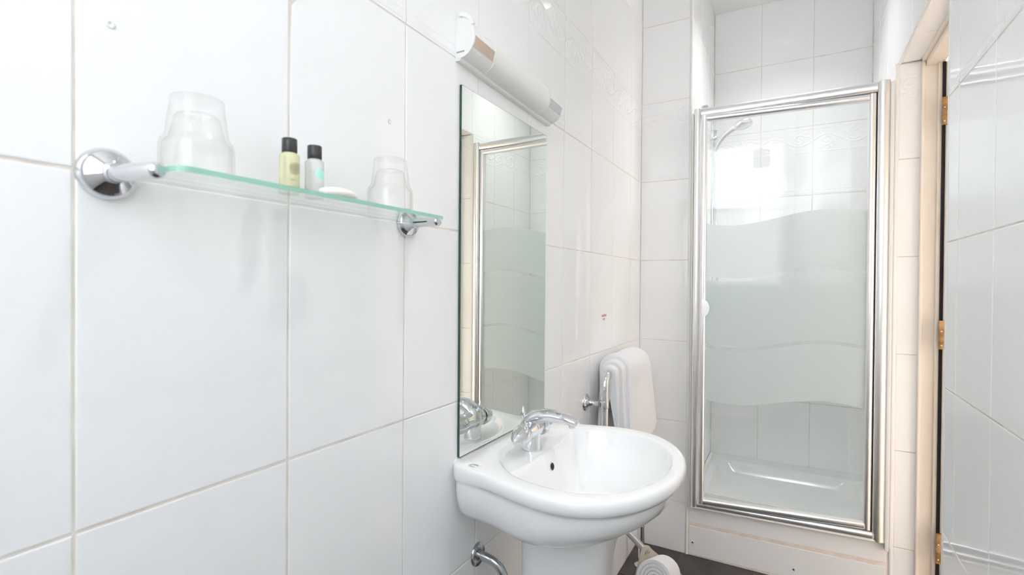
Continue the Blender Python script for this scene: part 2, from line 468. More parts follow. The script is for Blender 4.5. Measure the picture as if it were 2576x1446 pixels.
# soffit and far reveal of the doorway
tile_wall(wr, (0,0,DZ), (0,1,0), (1,0,0), (0,0,-1), [DY0, 1.90, 2.15, DY1-.002], [RW+.004, RW+.072], decor_rows=())
tile_wall(wr, (0,DY1,0), (1,0,0), (0,0,1), (0,-1,0), [RW+.004, RW+.072], ROWS[:6]+[DZ-.002], decor_rows=())
rv = obj('reveal_relief', decor_mesh(.068, .363, .03), None, wr); rv.matrix_basis = frame((RW+.038, DY1-.0005, 1.9015), (1,0,0), (0,0,1), (0,-1,0))
for pc in [c for c in wr.children if c.name.startswith('tile')]:
    m = pc.matrix_basis.translation
    if abs(m.y-DY1) < .01 and m.x > RW+.01 and 1.75 < m.z < 2.08: bpy.data.objects.remove(pc)

# wall behind the viewer, with the window
g = G()
for a, b in (((-.02,YR-.20,0),(RW+.02,YR-BED,WIN_Z0)), ((-.02,YR-.20,WIN_Z1),(RW+.02,YR-BED,HC)), ((-.02,YR-.20,WIN_Z0),(WIN_X0,YR-BED,WIN_Z1)), ((WIN_X1,YR-.20,WIN_Z0),(RW+.02,YR-BED,WIN_Z1))): g.box(a, b)
wre = obj('wall_rear', g, GROUT, kind='structure', label='tiled wall with the window, seen mirrored in the shower glass', cat='wall')
vb = [0,.232,.604,.975,WIN_Z0-.002]
tile_wall(wre, (0,YR,0), (1,0,0), (0,0,1), (0,1,0), [.001,.25,.5,.75,RW-.001], vb, decor_rows=())
tile_wall(wre, (0,YR,0), (1,0,0), (0,0,1), (0,1,0), [WIN_X1+.002,RW-.001], [WIN_Z0,1.348,1.72,2.088,2.453,WIN_Z1], decor_rows=())
tile_wall(wre, (0,YR,0), (1,0,0), (0,0,1), (0,1,0), [.001,WIN_X0-.002], [WIN_Z0,1.348,1.72,2.088,2.453,WIN_Z1], decor_rows=())
tile_wall(wre, (0,YR,0), (1,0,0), (0,0,1), (0,1,0), [.001,.25,.5,.75,RW-.001], [WIN_Z1,HC], decor_rows=())

obj('ceiling', G().box((-.12,YR-.2,HC), (RW+.12,YA+.12,HC+.08)), PAINT, kind='structure', label='white painted ceiling above the shower alcove', cat='ceiling')
fl = obj('floor', G().box((-.12,YR-.2,-.09), (RW+.12,YB+.12,-.003)), FLOORG, kind='structure', label='dark slate tiled bathroom floor', cat='floor')
fx = [.0, .202, .505, .808, RW]
tile_wall(fl, (0,0,0), (1,0,0), (0,1,0), (0,0,1), fx, [YR, -.19, .112, .415, .718, 1.02, 1.322, 1.625, 1.927, 2.10, YB], decor_rows=(), matl=FLOORT, jit=.0006)

# added, unseen ceiling lights that brighten the shower alcove and the basin
def fill_downlight(x, y, watts, cone, label, col=(1.,.985,.98)):
    t = thing('added_fill_light', label, 'fill_downlight', (x,y,HC), group='added ceiling fill lights')
    put('bezel', G().lathe([(.030,-.001),(.032,-.004),(.042,-.004),(.044,0)], (x,y,HC), (0,0,1), 32, cap0=False, cap1=False), CHROME, t)
    put('fill_lamp_face', G().lathe([(.030,-.0012),(.001,-.0012)], (x,y,HC), (0,0,1), 28, cap0=False), FILL_LAMP, t)
    l = bpy.data.lights.new('fill_beam', 'SPOT'); l.energy = watts; l.color = col; l.spot_size = math.radians(cone); l.spot_blend = 1.0; l.shadow_soft_size = .03
    o = bpy.data.objects.new('fill_beam', l); COL.objects.link(o); o.location = (0,0,-.012); o.parent = t
fill_downlight(.60, 2.58, 18, 116, 'added ceiling fill light over the shower tray')
fill_downlight(.72, .75, 13, 106, 'added ceiling fill light in front of the basin')

# trims
obj('trim_1', G().tube([(XA-.003,YB+.003,0),(XA-.003,YB+.003,HC)], .0065, 14), TRIM, kind='structure', label='white plastic corner strip at the left edge of the shower alcove', cat='trim')
obj('trim_2', G().tube([(RW+.004,DY0-.01,DZ+.003),(RW+.004,DY1+.004,DZ+.003)], .0068, 14), TRIM, kind='structure', label='white rounded strip along the top edge of the doorway', cat='trim')
obj('trim_3', G().tube([(RW-.004,DY1+.003,.0),(RW-.004,DY1+.003,DZ)], .0075, 14), TRIM, kind='structure', label='white upright strip between shower frame and doorway reveal', cat='trim')
obj('trim_4', G().tube([(RW+.002,DY0-.003,0),(RW+.002,DY0-.003,DZ)], .0045, 14), TRIM, kind='structure', label='thin white edge strip at the near side of the doorway', cat='trim')

# shower step: two courses of tiles under the frame
st = slab('shower_step', (XA, YB+BED, 0), (RW, YB+.09, .236), m=GROUTP, label='low tiled step below the shower door', cat='step')
tile_wall(st, (0,YB,0), (1,0,0), (0,0,1), (0,-1,0), [XA+.006, RW-.016], [.004,.136], decor_rows=(), jit=0)
tile_wall(st, (0,YB+.0003,0), (1,0,0), (0,0,1), (0,-1,0), [XA+.006, RW-.016], [.146,.230], decor_rows=(), jit=0)
for c in st.children:                               # both courses rise a little towards the doorway
    up_ = c.matrix_basis.translation.z > .13
    c.matrix_basis = Matrix.Translation((0,0,.008 if up_ else .005)) @ c.matrix_basis @ Matrix.Rotation(math.radians(1.25 if up_ else .9), 4, 'Z')
for x, z in ((.252,.060), (.655,.050)):
    obj('drill_hole', G().lathe([(.0065,0),(.0065,.0006),(.0035,.0008)], (x,YB-.0006,z), (0,-1,0), 18, cap1=False), TRIM, st)
    obj('hole_core', G().lathe([(.0034,0),(.0034,.0005)], (x,YB-.0007,z), (0,-1,0), 14), HOLE, st)

# ------------------------------------------------------------------ doorway: frame, leaf, hinges, hall
d1 = thing('door_1', 'cream timber door frame with brass hinges in the right wall', 'door', (RW+.1,DY1,0), kind='structure')
JX0, JX1 = RW+.069, RW+.124
put('frame_bead', G().box((JX0,2.388,0),(JX0+.010,DY1+.02,DZ+.0),bevel=.002), CREAM, d1)
put('far_jamb', G().box((JX0+.010,2.394,0),(JX1-.008,DY1+.03,DZ-.012),bevel=.0015), CREAM, d1)
put('door_stop', G().box((JX1-.008,2.380,0),(JX1+.003,DY1+.03,DZ-.02),bevel=.0015), CREAM, d1)
put('frame_head', G().box((JX0,DY0-.02,DZ-.010),(JX0+.012,DY1,DZ+.01),bevel=.002), CREAM, d1)
put('head_lining', G().box((JX0+.012,DY0-.02,DZ-.030),(JX1+.008,DY1,DZ-.006),bevel=.002), CREAM, d1)
put('near_jamb', G().box((JX0,DY0-.03,0),(JX1+.06,DY0-.002,DZ),bevel=.002), CREAM, d1)
put('gap_shade_strip', G().box((JX1+.003,2.372,0),(JX1+.0115,DY1+.02,DZ-.03)), BLACK, d1)  # black strip standing in for the shaded gap between jamb and leaf
put('door_leaf', G().box((JX1+.0115,2.352,.006),(JX1+.72,2.396,DZ-.034),bevel=.002), CREAM, d1)
for zc, zh in ((1.868,.050), (1.060,.052), (.285,.055)):
    h = put('hinge', G().box((JX1-.004,2.343,zc-zh),(JX1+.018,2.3515,zc+zh),bevel=.0008), BRASS, d1, label='aged brass butt hinge')
    for k in range(4):
        sx = JX1+(.0115 if k%2 == 0 else .0025); sz = zc+zh*(.74-.49*k)
        put('screw', G().lathe([(.0032,0),(.0030,.0009),(.0012,.0004)], (sx,2.3431,sz), (0,-1,0), 14), CHROMED, h)
g = G(); g.box((RW+1.35,.9,0),(RW+1.42,3.6,2.6)); g.box((RW+.115,3.5,0),(RW+1.42,3.58,2.6)); g.box((RW+.115,.9,0),(RW+1.42,.98,2.6))
obj('wall_hall', g, HALLW, kind='structure', label='warm painted walls of the hall beyond the door', cat='wall')
obj('floor_hall', G().box((RW+.115,.9,-.08),(RW+1.42,3.58,-.002)), CREAM, kind='structure', label='pale floor of the hall beyond the door', cat='floor')
obj('ceiling_hall', G().box((RW+.115,.9,2.6),(RW+1.42,3.58,2.66)), PAINT, kind='structure', label='ceiling of the hall beyond the door', cat='ceiling')
hl = bpy.data.lights.new('hall_fill_light', 'AREA'); hl.shape = 'RECTANGLE'; hl.size = .86; hl.size_y = 1.5; hl.energy = 6.8; hl.color = (1.,.95,.92)  # added area light in the hall, brightens jamb and lower left wall
ho = bpy.data.objects.new('hall_fill_light', hl); COL.objects.link(ho); ho.location = (RW+1.30, 1.36, .95); ho.rotation_euler = (PI/2, 0, PI/2)

w2 = thing('added_hall_window', 'made-up white window frame around the added hall light', 'window', (RW+1.35,1.36,.17), kind='structure')  # made-up frame set round the added hall light; the wall behind is solid
g = G()
for a, b in (((RW+1.31,.98,.15),(RW+1.35,1.00,1.75)), ((RW+1.31,1.91,.15),(RW+1.35,1.97,1.75)), ((RW+1.31,1.00,.15),(RW+1.35,1.91,.20)), ((RW+1.31,1.00,1.70),(RW+1.35,1.91,1.75))): g.box(a, b)
put('added_window_frame', g, TRIM, w2)
put('pane', G().box((RW+1.335,1.00,.20),(RW+1.345,1.91,1.70)), PANE, w2)

# ------------------------------------------------------------------ window behind the viewer
w1 = thing('window_1', 'sash window behind the viewer, reflected in the shower door', 'window', (WIN_X0,YR,WIN_Z0), kind='structure')
g = G(); f = .045; yb0, yb1 = YR-.14, YR-.09
for a, b in (((WIN_X0,yb0,WIN_Z0),(WIN_X0+f,yb1,WIN_Z1)), ((WIN_X1-f,yb0,WIN_Z0),(WIN_X1,yb1,WIN_Z1)), ((WIN_X0+f,yb0,WIN_Z0),(WIN_X1-f,yb1,WIN_Z0+f)), ((WIN_X0+f,yb0,WIN_Z1-f),(WIN_X1-f,yb1,WIN_Z1)), ((WIN_X0+f,yb0,1.93),(WIN_X1-f,yb1,1.975))): g.box(a, b)
put('sash_frame', g, TRIM, w1)
for z0, z1 in ((WIN_Z0+f,1.93),(1.975,WIN_Z1-f)): put('pane', G().box((WIN_X0+f,YR-.117,z0),(WIN_X1-f,YR-.113,z1)), PANE, w1)
put('sill', G().box((WIN_X0,YR-.12,WIN_Z0-.0),(WIN_X1,YR+.015,WIN_Z0+.018),bevel=.004), TRIM, w1)
g = G(); N_ = 160
row0 = [(WIN_X0+.02+(WIN_X1-WIN_X0-.04)*k/N_, YR-.05+.010*math.sin(k*.62)+.006*math.sin(k*.27+1), WIN_Z0+.035) for k in range(N_+1)]
row1 = [(x,y,WIN_Z1-.04) for x,y,z in row0]
row0b = [(x,y-.0008,z) for x,y,z in row0]; row1b = [(x,y-.0008,z) for x,y,z in row1]
g.rings([row0,row1], closed=False)
nc = obj('net_curtain', g, NET, label='white sheer net curtain across the window behind the viewer', cat='curtain')
obj('curtain_rod', G().tube([(WIN_X0+.005,YR-.05,WIN_Z1-.035),(WIN_X1-.005,YR-.05,WIN_Z1-.035)], .006, 12), TRIM, label='thin white rod carrying the net curtain', cat='curtain rod')
pl = thing('pendant_lamp', 'small drum shade pendant lamp hanging before the window', 'lamp', (.70,YR+.16,2.30))
put('shade', G().lathe([(.072,0),(.066,.145),(.064,.145),(.070,0)], (.70,YR+.16,2.30), (0,0,1), 32, cap0=False, cap1=False), PLASTIC, pl)
put('cord', G().tube(bez([(.70,YR+.16,2.38),(.70,YR+.16,2.50),(.685,YR+.16,2.62),(.70,YR+.16,HC)], 8), .004, 8), GREYP, pl)
put('bulb', G().lathe([(.004,0),(.022,.012),(.030,.035),(.022,.06),(.013,.08)], (.70,YR+.16,2.305), (0,0,1), 20), DIFFUSER, pl)
# outside: neighbouring house and yard
ob = thing('neighbour_house', 'peach rendered house across the yard outside the window', 'building', (.5,-4.4,-1.))
put('wall', G().box((-7,-5.0,-1.0),(8,-4.4,2.35)), PEACH, ob)
put('roof', G().box((-7.1,-5.2,2.35),(8.1,-4.3,2.47)), TRIM, ob)
obj('yard_ground', G().box((-8,-5,-1.1),(9,YR-.22,-1.0)), mat('pale_paving', (.5,.48,.45), .9), kind='structure', label='pale paving of the yard outside the window', cat='ground')

# ------------------------------------------------------------------ shower
# tray
t = thing('shower_tray', 'white acrylic shower tray with raised rear rim', 'shower tray', ((XA+RW)/2,2.77,.15))
g = G(); x0,x1,y0,y1 = XA+.002,RW-.002,YB+.092,YA-.002
def rr(x0,x1,y0,y1,r,z,n=6):
    p = []
    for cx,cy,a in ((x1-r,y1-r,0),(x0+r,y1-r,PI/2),(x0+r,y0+r,PI),(x1-r,y0+r,1.5*PI)):
        p += [(cx+r*math.cos(a+PI/2*k/n), cy+r*math.sin(a+PI/2*k/n), z) for k in range(n+1)]
    return p
R = [rr(x0,x1,y0,y1,.004,.04), rr(x0,x1,y0,y1,.004,.262), rr(x0+.012,x1-.012,y0+.012,y1-.012,.01,.262), rr(x0+.016,x1-.016,y0+.016,y1-.016,.012,.236),
     rr(x0+.05,x1-.05,y0+.05,y1-.05,.06,.228), rr(x0+.075,x1-.075,y0+.075,y1-.075,.07,.19), rr(x0+.10,x1-.10,y0+.10,y1-.10,.08,.178), rr(x0+.25,x1-.25,y0+.25,y1-.25,.05,.174)]
g.rings(R, cap0=True, cap1=True); put('basin_shell', g, TRAY, t, sharp=40)

# enclosure: fixed aluminium frame + hinged glazed door
FY = YB - .012     # centre plane of the fixed frame
ZT, ZB_ = 2.022, .238
sh = thing('shower_enclosure', 'satin aluminium framed glass shower door with wavy etched bands', 'shower door', ((XA+RW)/2,YB,.23))
def profile_bar(p0, p1, wdt, dep, side, fwd):
    """bar with a rounded front, swept p0->p1; side = width direction, fwd = outward direction"""
    s_, f_ = Vector(side), Vector(fwd); P0, P1 = Vector(p0), Vector(p1)
    sec = [(-wdt/2,-dep/2),(-wdt/2,dep*.22)] + [(-wdt/2*math.cos(PI*k/10), dep*.22+dep*.28*math.sin(PI*k/10)) for k in range(1,10)] + [(wdt/2,dep*.22),(wdt/2,-dep/2)]
    return [[P + s_*a + f_*b for a,b in sec] for P in (P0,P1)]
def bar(g, p0, p1, wdt, dep, side, fwd=(0,-1,0)):
    g.rings(profile_bar(p0,p1,wdt,dep,side,fwd), smooth=True); return g
put('frame_post', bar(G(), (XA+.030,FY,ZB_-.012),(XA+.030,FY,ZT), .030, .040, (1,0,0)), ALU, sh, sharp=35)
put('frame_post', bar(G(), (RW-.046,FY,ZB_+.012),(RW-.046,FY,ZT), .040, .044, (1,0,0)), ALU, sh, sharp=35)
put('wall_channel', G().box((RW-.026,FY-.014,ZB_-.02),(RW-.013,FY+.012,ZT-.006),bevel=.003), TRIM, sh)
put('head_rail', bar(G(), (XA+.045,FY,ZT-.020),(RW-.066,FY,ZT-.020), .040, .040, (0,0,1)), ALU, sh, sharp=35)
put('sill_rail', bar(G(), (XA+.045,FY,ZB_+.010),(RW-.066,FY,ZB_+.030), .030, .044, (0,0,1)), ALU, sh, sharp=35)
put('pivot_gasket', G().box((RW-.0690,FY-.004,ZB_+.03),(RW-.0665,FY+.012,ZT-.04)), BLACK, sh)
g = G()
for (a,b) in (((XA+.009,FY-.014,ZB_-.02),(XA+.015,FY+.014,ZT-.02)),): g.box(a,b,bevel=.002)
g.tube([(XA+.02,FY-.016,ZB_-.006),(RW-.03,FY-.016,ZB_+.014)], .0045, 10)
put('silicone_bead', g, SEAL, sh)
# hinged leaf, slightly ajar about its right-hand pivot
leaf = bpy.data.objects.new('door_leaf', None); COL.objects.link(leaf); leaf.parent = sh
PIV = Vector((RW-.074, FY, 0)); AJAR = math.radians(3.4)
Lz0, Lz1 = ZB_+.029, ZT-.043; Lx0, Lx1 = XA+.050-PIV.x, .005
leaf.location = PIV - Vector(sh.location); leaf.rotation_euler = (0,0,AJAR)
def lp(name, g, m, sharp=None, par=leaf): 
    o = obj(name, g, m, par, sharp=sharp); return o
lp('stile', bar(G(), (Lx0+.0125,0,Lz0),(Lx0+.0125,0,Lz1), .025, .030, (1,0,0)), ALU, 35)
lp('stile', bar(G(), (Lx1-.0125,0,Lz0+.019),(Lx1-.0125,0,Lz1), .025, .030, (1,0,0)), ALU, 35)
lp('top_rail', bar(G(), (Lx0+.023,0,Lz1-.0125),(Lx1-.023,0,Lz1-.0125), .025, .030, (0,0,1)), ALU, 35)
lp('bottom_rail', bar(G(), (Lx0+.023,0,Lz0+.0115),(Lx1-.023,0,Lz0+.0315), .026, .030, (0,0,1)), ALU, 35)
g = G(); g.box((Lx0+.022,-.003,Lz0+.022),(Lx1-.022,.003,Lz1-.022))
# object space of the pane: x measured from the room's left wall, z from the floor
gp = obj('glass_pane', g, SHOWERGLASS, leaf); gp.location = (-PIV.x,0,0); gp.data.transform(Matrix.Translation((PIV.x,0,0)))
lp('glazing_seal', G().rings([[(x,-.005,z),(x,.005,z),(x,.005,z+.004),(x,-.005,z+.004)] for x, z in ((Lx0+.0235,Lz0+.0235),(Lx1-.0235,Lz0+.0440))], smooth=False), TRIM)
ho_ = [(.030*math.cos(a), .039*math.sin(a)) for a in np.linspace(-PI/2,PI/2,22)]
hm = frame((Lx0+.012,-.012,1.132), (1,0,0), (0,0,1), (0,-1,0))
lp('pull_handle', G().prism(ho_, .012, hm), ALU)
# riser rail, handset and hose
rs = thing('shower_set', 'chrome shower rail with handset inside the alcove', 'shower', (XA,2.80,1.2))
put('rail', G().tube([(XA+.042,2.80,1.30),(XA+.042,2.80,2.13)], .0105, 18), CHROME, rs)
for z in (1.32,2.11):
    put('wall_bracket', G().tube([(XA,2.80,z),(XA+.042,2.80,z)], .012, 16).box((XA+.028,2.786,z-.02),(XA+.056,2.814,z+.02),bevel=.003), CHROME, rs)
put('slider', G().box((XA+.024,2.785,1.985),(XA+.064,2.815,2.035),bevel=.006), CHROME, rs)
hd = put('handset', G().tube(bez([(XA+.05,2.80,1.93),(XA+.085,2.785,1.985),(XA+.135,2.765,2.020),(XA+.175,2.75,2.030)],6), [.010+.0003*k for k in range(19)], 16), ALU, rs)
put('spray_face', G().lathe([(.020,.022),(.036,.018),(.042,.006),(.041,-.004),(.036,-.007),(.0,-.008)], (XA+.190,2.745,2.028), (-.30,.1,.95), 30), ALU, hd)
put('hose', G().tube(bez([(XA+.05,2.80,1.93),(XA+.05,2.79,1.70),(XA+.075,2.77,1.35),(XA+.05,2.78,1.10)],10), .007, 12), CHROME, rs)
put('corner_cap', G().box((XA+.030,2.47,2.035),(XA+.06,2.50,2.065),bevel=.003), CHROME, rs)

# ------------------------------------------------------------------ glass shelf and its things
SZ0, SZ1 = 1.3455, 1.3515       # glass underside, top
SX0, SX1, SY0, SY1 = .010, .103, .277, .722
s = thing('glass_shelf', 'green edged glass shelf on two chrome wall brackets', 'shelf', (0,.495,SZ0))
def rpoly(x0,x1,y0,y1,rf,n=6):
    p = [(x0,y0),(x1-rf,y0)]
    p += [(x1-rf+rf*math.sin(PI/2*k/n), y0+rf-rf*math.cos(PI/2*k/n)) for k in range(1,n+1)]
    p += [(x1-rf+rf*math.cos(PI/2*k/n), y1-rf+rf*math.sin(PI/2*k/n)) for k in range(0,n+1)]
    return p+[(x0,y1)]
ol = rpoly(SX0,SX1,SY0,SY1,.014); n = len(ol)
g = G()
g.add([(x,y,SZ0) for x,y in ol]+[(x,y,SZ1) for x,y in ol], [tuple(range(n-1,-1,-1)), tuple(range(n,2*n))], 0)
g.add([(x,y,SZ0) for x,y in ol]+[(x,y,SZ1) for x,y in ol], [(k,(k+1)%n,n+(k+1)%n,n+k) for k in range(n-1)], 1, False)
g.add([(*ol[-1],SZ0),(*ol[0],SZ0),(*ol[0],SZ1),(*ol[-1],SZ1)], [(0,1,2,3)], 0)
put('glass_panel', g, [SHELFGLASS, GREENEDGE], s)
for y, yi in ((.258, 1), (.735, -1)):
    br = put('bracket_flange', G().lathe([(.0275,0),(.0275,.004),(.0262,.009),(.021,.015),(.013,.019),(.0105,.022)], (0,y,SZ0+.002), (1,0,0), 40), CHROME, s)
    put('bracket_arm', G().tube([(.012,y,SZ0+.001),(.03,y+.002*yi,SZ0+.001),(.055,y+.006*yi,SZ0+.0005),(.078,y+.010*yi,SZ0),(.083,y+.011*yi,SZ0),(.0855,y+.0115*yi,SZ0)], [.0102,.0092,.0092,.0092,.0085,.0055], 22), CHROME, s)
    put('clamp_slot', G().box((.030,min(y+.006*yi,y+.0165*yi),SZ0-.0012),(.074,max(y+.006*yi,y+.0165*yi),SZ0+.0006)), HOLE, s)

def tumbler(x, y, label, rot=0.):
    H_ = .088
    prof = [(.0375,0),(.0378,.001),(.0372,.034),(.0360,.0385),(.0322,.043),(.0312,.048),(.0268,.080),(.0272,.083),(.0266,H_-.001),(.0245,H_),(.0,H_-.002),
            ]
    inner = [(.0,.068),(.020,.069),(.0228,.066),(.0272,.046),(.0290,.041),(.0335,.037),(.0348,.033),(.0352,.001),(.0358,0)]
    P_ = prof+inner+[(.0375,0)]; N_ = 60; R_ = []
    for i, (r, h) in enumerate(P_):
        fl = .013*min(max((h-.044)/.006,0),1)*min(max((.081-h)/.004,0),1) if i < len(prof) else 0      # moulded flutes
        R_.append([(r*(1+fl*math.cos(10*2*PI*k/N_))*math.cos(2*PI*k/N_), r*(1+fl*math.cos(10*2*PI*k/N_))*math.sin(2*PI*k/N_), h) for k in range(N_)])
    o = obj('drinking_glass', G().rings(R_, cap0=False, cap1=False), GLASS, label=label, cat='glass', group='upturned glasses on the shelf')
    o.location = (x, y, SZ1+.0004); o.rotation_euler = (0,0,rot); return o
tumbler(.050, .325, 'upturned clear drinking glass at the near end of the glass shelf')
tumbler(.050, .637, 'upturned clear drinking glass at the mirror end of the glass shelf')

def bottle(x, y, body_m, label, medal, r=.0128):
    t = thing('toiletry_bottle', label, 'bottle', (x,y,SZ1), group='toiletry bottles on the shelf')
    bd = put('body', G().lathe([(r-.0012,.0),(r,.0012),(r,.0505),(r-.0008,.0525),(r-.0030,.0538),(.0085,.0545),(.0085,.0560)], (x,y,SZ1+.0003), (0,0,1), 40), body_m, t, sharp=50)
    put('cap', G().lathe([(.0092,.0),(.0097,.0006),(.0097,.0182),(.0090,.0188)], (x,y,SZ1+.0552), (0,0,1), 40), CAPBLK, t, sharp=50)
    # printed medallion wrapped on the body, turned toward the room
    ang0 = math.atan2(-.44,.59)+.62
    def on(du, z, e=.00025): return (x+(r+e)*math.cos(ang0+du/r), y+(r+e)*math.sin(ang0+du/r), SZ1+z)
    g = G(); R_ = .0078; zc = .0330
    if medal == 'dots':
        k = 0
        for i in range(1,9):
            rad = R_*i/8; m_ = 6+5*i
            for j in range(m_):
                a = 2*PI*j/m_ + i*.25; du, dz, q = rad*math.cos(a), rad*math.sin(a), .00036
                g.add([on(du-q,zc+dz-q),on(du+q,zc+dz-q),on(du+q,zc+dz+q),on(du-q,zc+dz+q)], [(0,1,2,3)])
        put('medallion', g, BROWNP, bd)
    else:
        n_ = 28; rings_ = [[on(R_*f_*math.cos(2*PI*j/n_), zc+R_*f_*math.sin(2*PI*j/n_)) for j in range(n_)] for f_ in (.1,.4,.7,1.)]
        g.rings(rings_, smooth=False, cap1=False); put('medallion', g, MINTP, bd)
    for txt, z, sz in (('GENEVA', .0175, .0030), ('SHAMPOO' if medal=='dots' else 'LOTION', .0095, .0021)):
        vs, fs = text_geo(txt, sz, Matrix.Identity(4)); g = G()
        g.add([on(v.x*1.35, z+v.y) for v in vs], fs); put('lettering', g, GREYP, bd)
    g = G()                                                   # block of fine print down the back
    for i in range(34):
        for j in range(3):
            if random.random() < .8:
                du = -.0150+j*.0016; z = .047-i*.00125; q = .0005
                g.add([on(du-q,z-q*.6),on(du+q,z-q*.6),on(du+q,z+q*.6),on(du-q,z+q*.6)], [(0,1,2,3)])
    put('small_print', g, GREYP, bd)
bottle(.050, .444, YELLOW, 'small yellow toiletry bottle with black cap on the glass shelf', 'dots')
bottle(.050, .4845, CLEARB, 'small clear toiletry bottle with black cap and mint disc', 'disc')

so = thing('wrapped_soap', 'white oval soap in clear wrapper lying on the glass shelf', 'soap', (.068,.513,SZ1))
g = G(); n_ = 32; R = []
for i in range(9):
    a = -PI/2 + PI*i/8; c_ = max(math.cos(a),.02)
    R.append([(.070+.019*c_**.7*math.cos(2*PI*k/n_), .508+.031*c_**.7*math.sin(2*PI*k/n_), SZ1+.0088+.0084*math.sin(a)) for k in range(n_)])
g.rings(R); put('soap_bar', g, SOAPM, so)
for sgn in (-1,1):
    g = G(); P = []
    for i in range(7):
        f_ = i/6; yy = .508+sgn*(.026+.030*f_); wv = .006+.014*f_
        P.append([(.070+wv*(k/6-.5)*2, yy+.002*math.sin(k*2.1), SZ1+.0015+.006*(1-f_)+.0012*(1+math.sin(k*1.9+i))) for k in range(7)])
    g.rings(P, closed=False, smooth=False); put('wrapper_end', g, WRAP, so)

# ------------------------------------------------------------------ mirror, light
mi = thing('wall_mirror', 'tall frameless rectangular mirror above the basin', 'mirror', (0,1.12,.853))
MY0,MY1,MZ0,MZ1 = .905,1.336,.853,1.666
put('mirror_glass', G().box((.0012,MY0,MZ0),(.0062,MY1,MZ1)), DARKEDGE, mi)
g = G(); g.add([(.00645,MY0+.0006,MZ0+.0006),(.00645,MY1-.0006,MZ0+.0006),(.00645,MY1-.0006,MZ1-.0006),(.00645,MY0+.0006,MZ1-.0006),(.0062,MY0+.0006,MZ0+.0006),(.0062,MY1-.0006,MZ0+.0006),(.0062,MY1-.0006,MZ1-.0006),(.0062,MY0+.0006,MZ1-.0006)],
      [(0,1,2,3),(7,6,5,4),(0,4,5,1),(1,5,6,2),(2,6,7,3),(3,7,4,0)])
put('silvered_face', g, MIRROR, mi)

LY0, LY1, LZ, LH, LD = .888, 1.350, 1.757, .041, .049
lt = thing('mirror_light', 'white half-round wall light with chrome ends above the mirror', 'wall light', (0,LY0,LZ))
def dsec(y, hh, dd, a0=-PI/2, a1=PI/2, n=20, back=.0):
    return [(back+ (dd-back)*math.cos(a0+(a1-a0)*k/n)**.8 if abs(math.cos(a0+(a1-a0)*k/n))>1e-6 else back, y, LZ+hh*math.sin(a0+(a1-a0)*k/n)) for k in range(n+1)]
def tilt(P): return [(x,y,z-.013*(y-LY0)/(LY1-LY0)*1.0) for x,y,z in P]
def dloft(ys, hh, dd, a0=-PI/2, a1=PI/2, back=.006, thick=None):
    g = G(); g.rings([tilt(dsec(y,hh,dd,a0,a1,20,back)) for y in ys]); return g
put('back_plate', G().rings([tilt([(0.0004,y,LZ-.046),(.012,y,LZ-.046),(.016,y,LZ-.040),(.016,y,LZ+.040),(.012,y,LZ+.046),(.0004,y,LZ+.046)]) for y in (LY0+.0012,LY1-.0012)], smooth=False), PLASTIC, lt)
put('end_cap', dloft((LY0,LY0+.0035,), LH+.001, LD+.001), PLASTIC, lt, sharp=35)
put('end_cap', dloft((LY1-.0035,LY1), LH+.001, LD+.001), PLASTIC, lt, sharp=35)
put('end_body', dloft((LY0+.0035,LY0+.088), LH, LD), PLASTIC, lt, sharp=35)
put('end_body', dloft((LY1-.088,LY1-.0035), LH, LD), PLASTIC, lt, sharp=35)
put('diffuser', dloft((LY0+.088,LY0+.092,LY1-.092,LY1-.088), LH+.0012, LD+.0012), DIFFUSER, lt, sharp=35)
for ya, yb, ysw in ((LY0+.004,LY0+.082,LY0+.026), (LY1-.080,LY1-.004,LY1-.020)):
    g = G(); e = .0016
    facets = [math.radians(a) for a in (66,-2,-30)]
    P = []
    for y in (ya,yb):
        o_ = [((LD+e)*math.cos(a)**.8, y, LZ+(LH+e)*math.sin(a)) for a in facets]
        i_ = [((LD-.004)*math.cos(a)**.8, y, LZ+(LH-.003)*math.sin(a)) for a in reversed(facets)]
        P.append(tilt(o_+i_))
    g.rings(P, smooth=False)
    ch = put('chrome_insert', g, INSERT, lt)
    g = G(); zz = LZ + .016 - .013*(ysw-LY0)/(LY1-LY0)
    g.tube([(.0400,ysw-.008,zz),(.0415,ysw-.004,zz+.0),(.0415,ysw+.004,zz),(.0400,ysw+.008,zz)], [.003,.0042,.0042,.003], 12); put('switch', g, CHROME, ch)
g = G(); P = []
for k in range(13):
    a = math.radians(88-72*k/12)
    c = (.008+.039*math.cos(a), LZ+.012+.039*math.sin(a))
    d = (math.cos(a), math.sin(a))
    P.append([(c[0]-.004*d[0],LY0-.002,c[1]-.004*d[1]),(c[0]+.004*d[0],LY0-.002,c[1]+.004*d[1]),(c[0]+.004*d[0],LY0+.003,c[1]+.004*d[1]),(c[0]-.004*d[0],LY0+.003,c[1]-.004*d[1])])
g.rings(P, smooth=False); put('loose_end_tab', g, PLASTIC, lt)
put('cable_notch', G().box((.004,LY0-.0006,LZ-.030),(.024,LY0+.001,LZ-.027)), GREYP, lt)

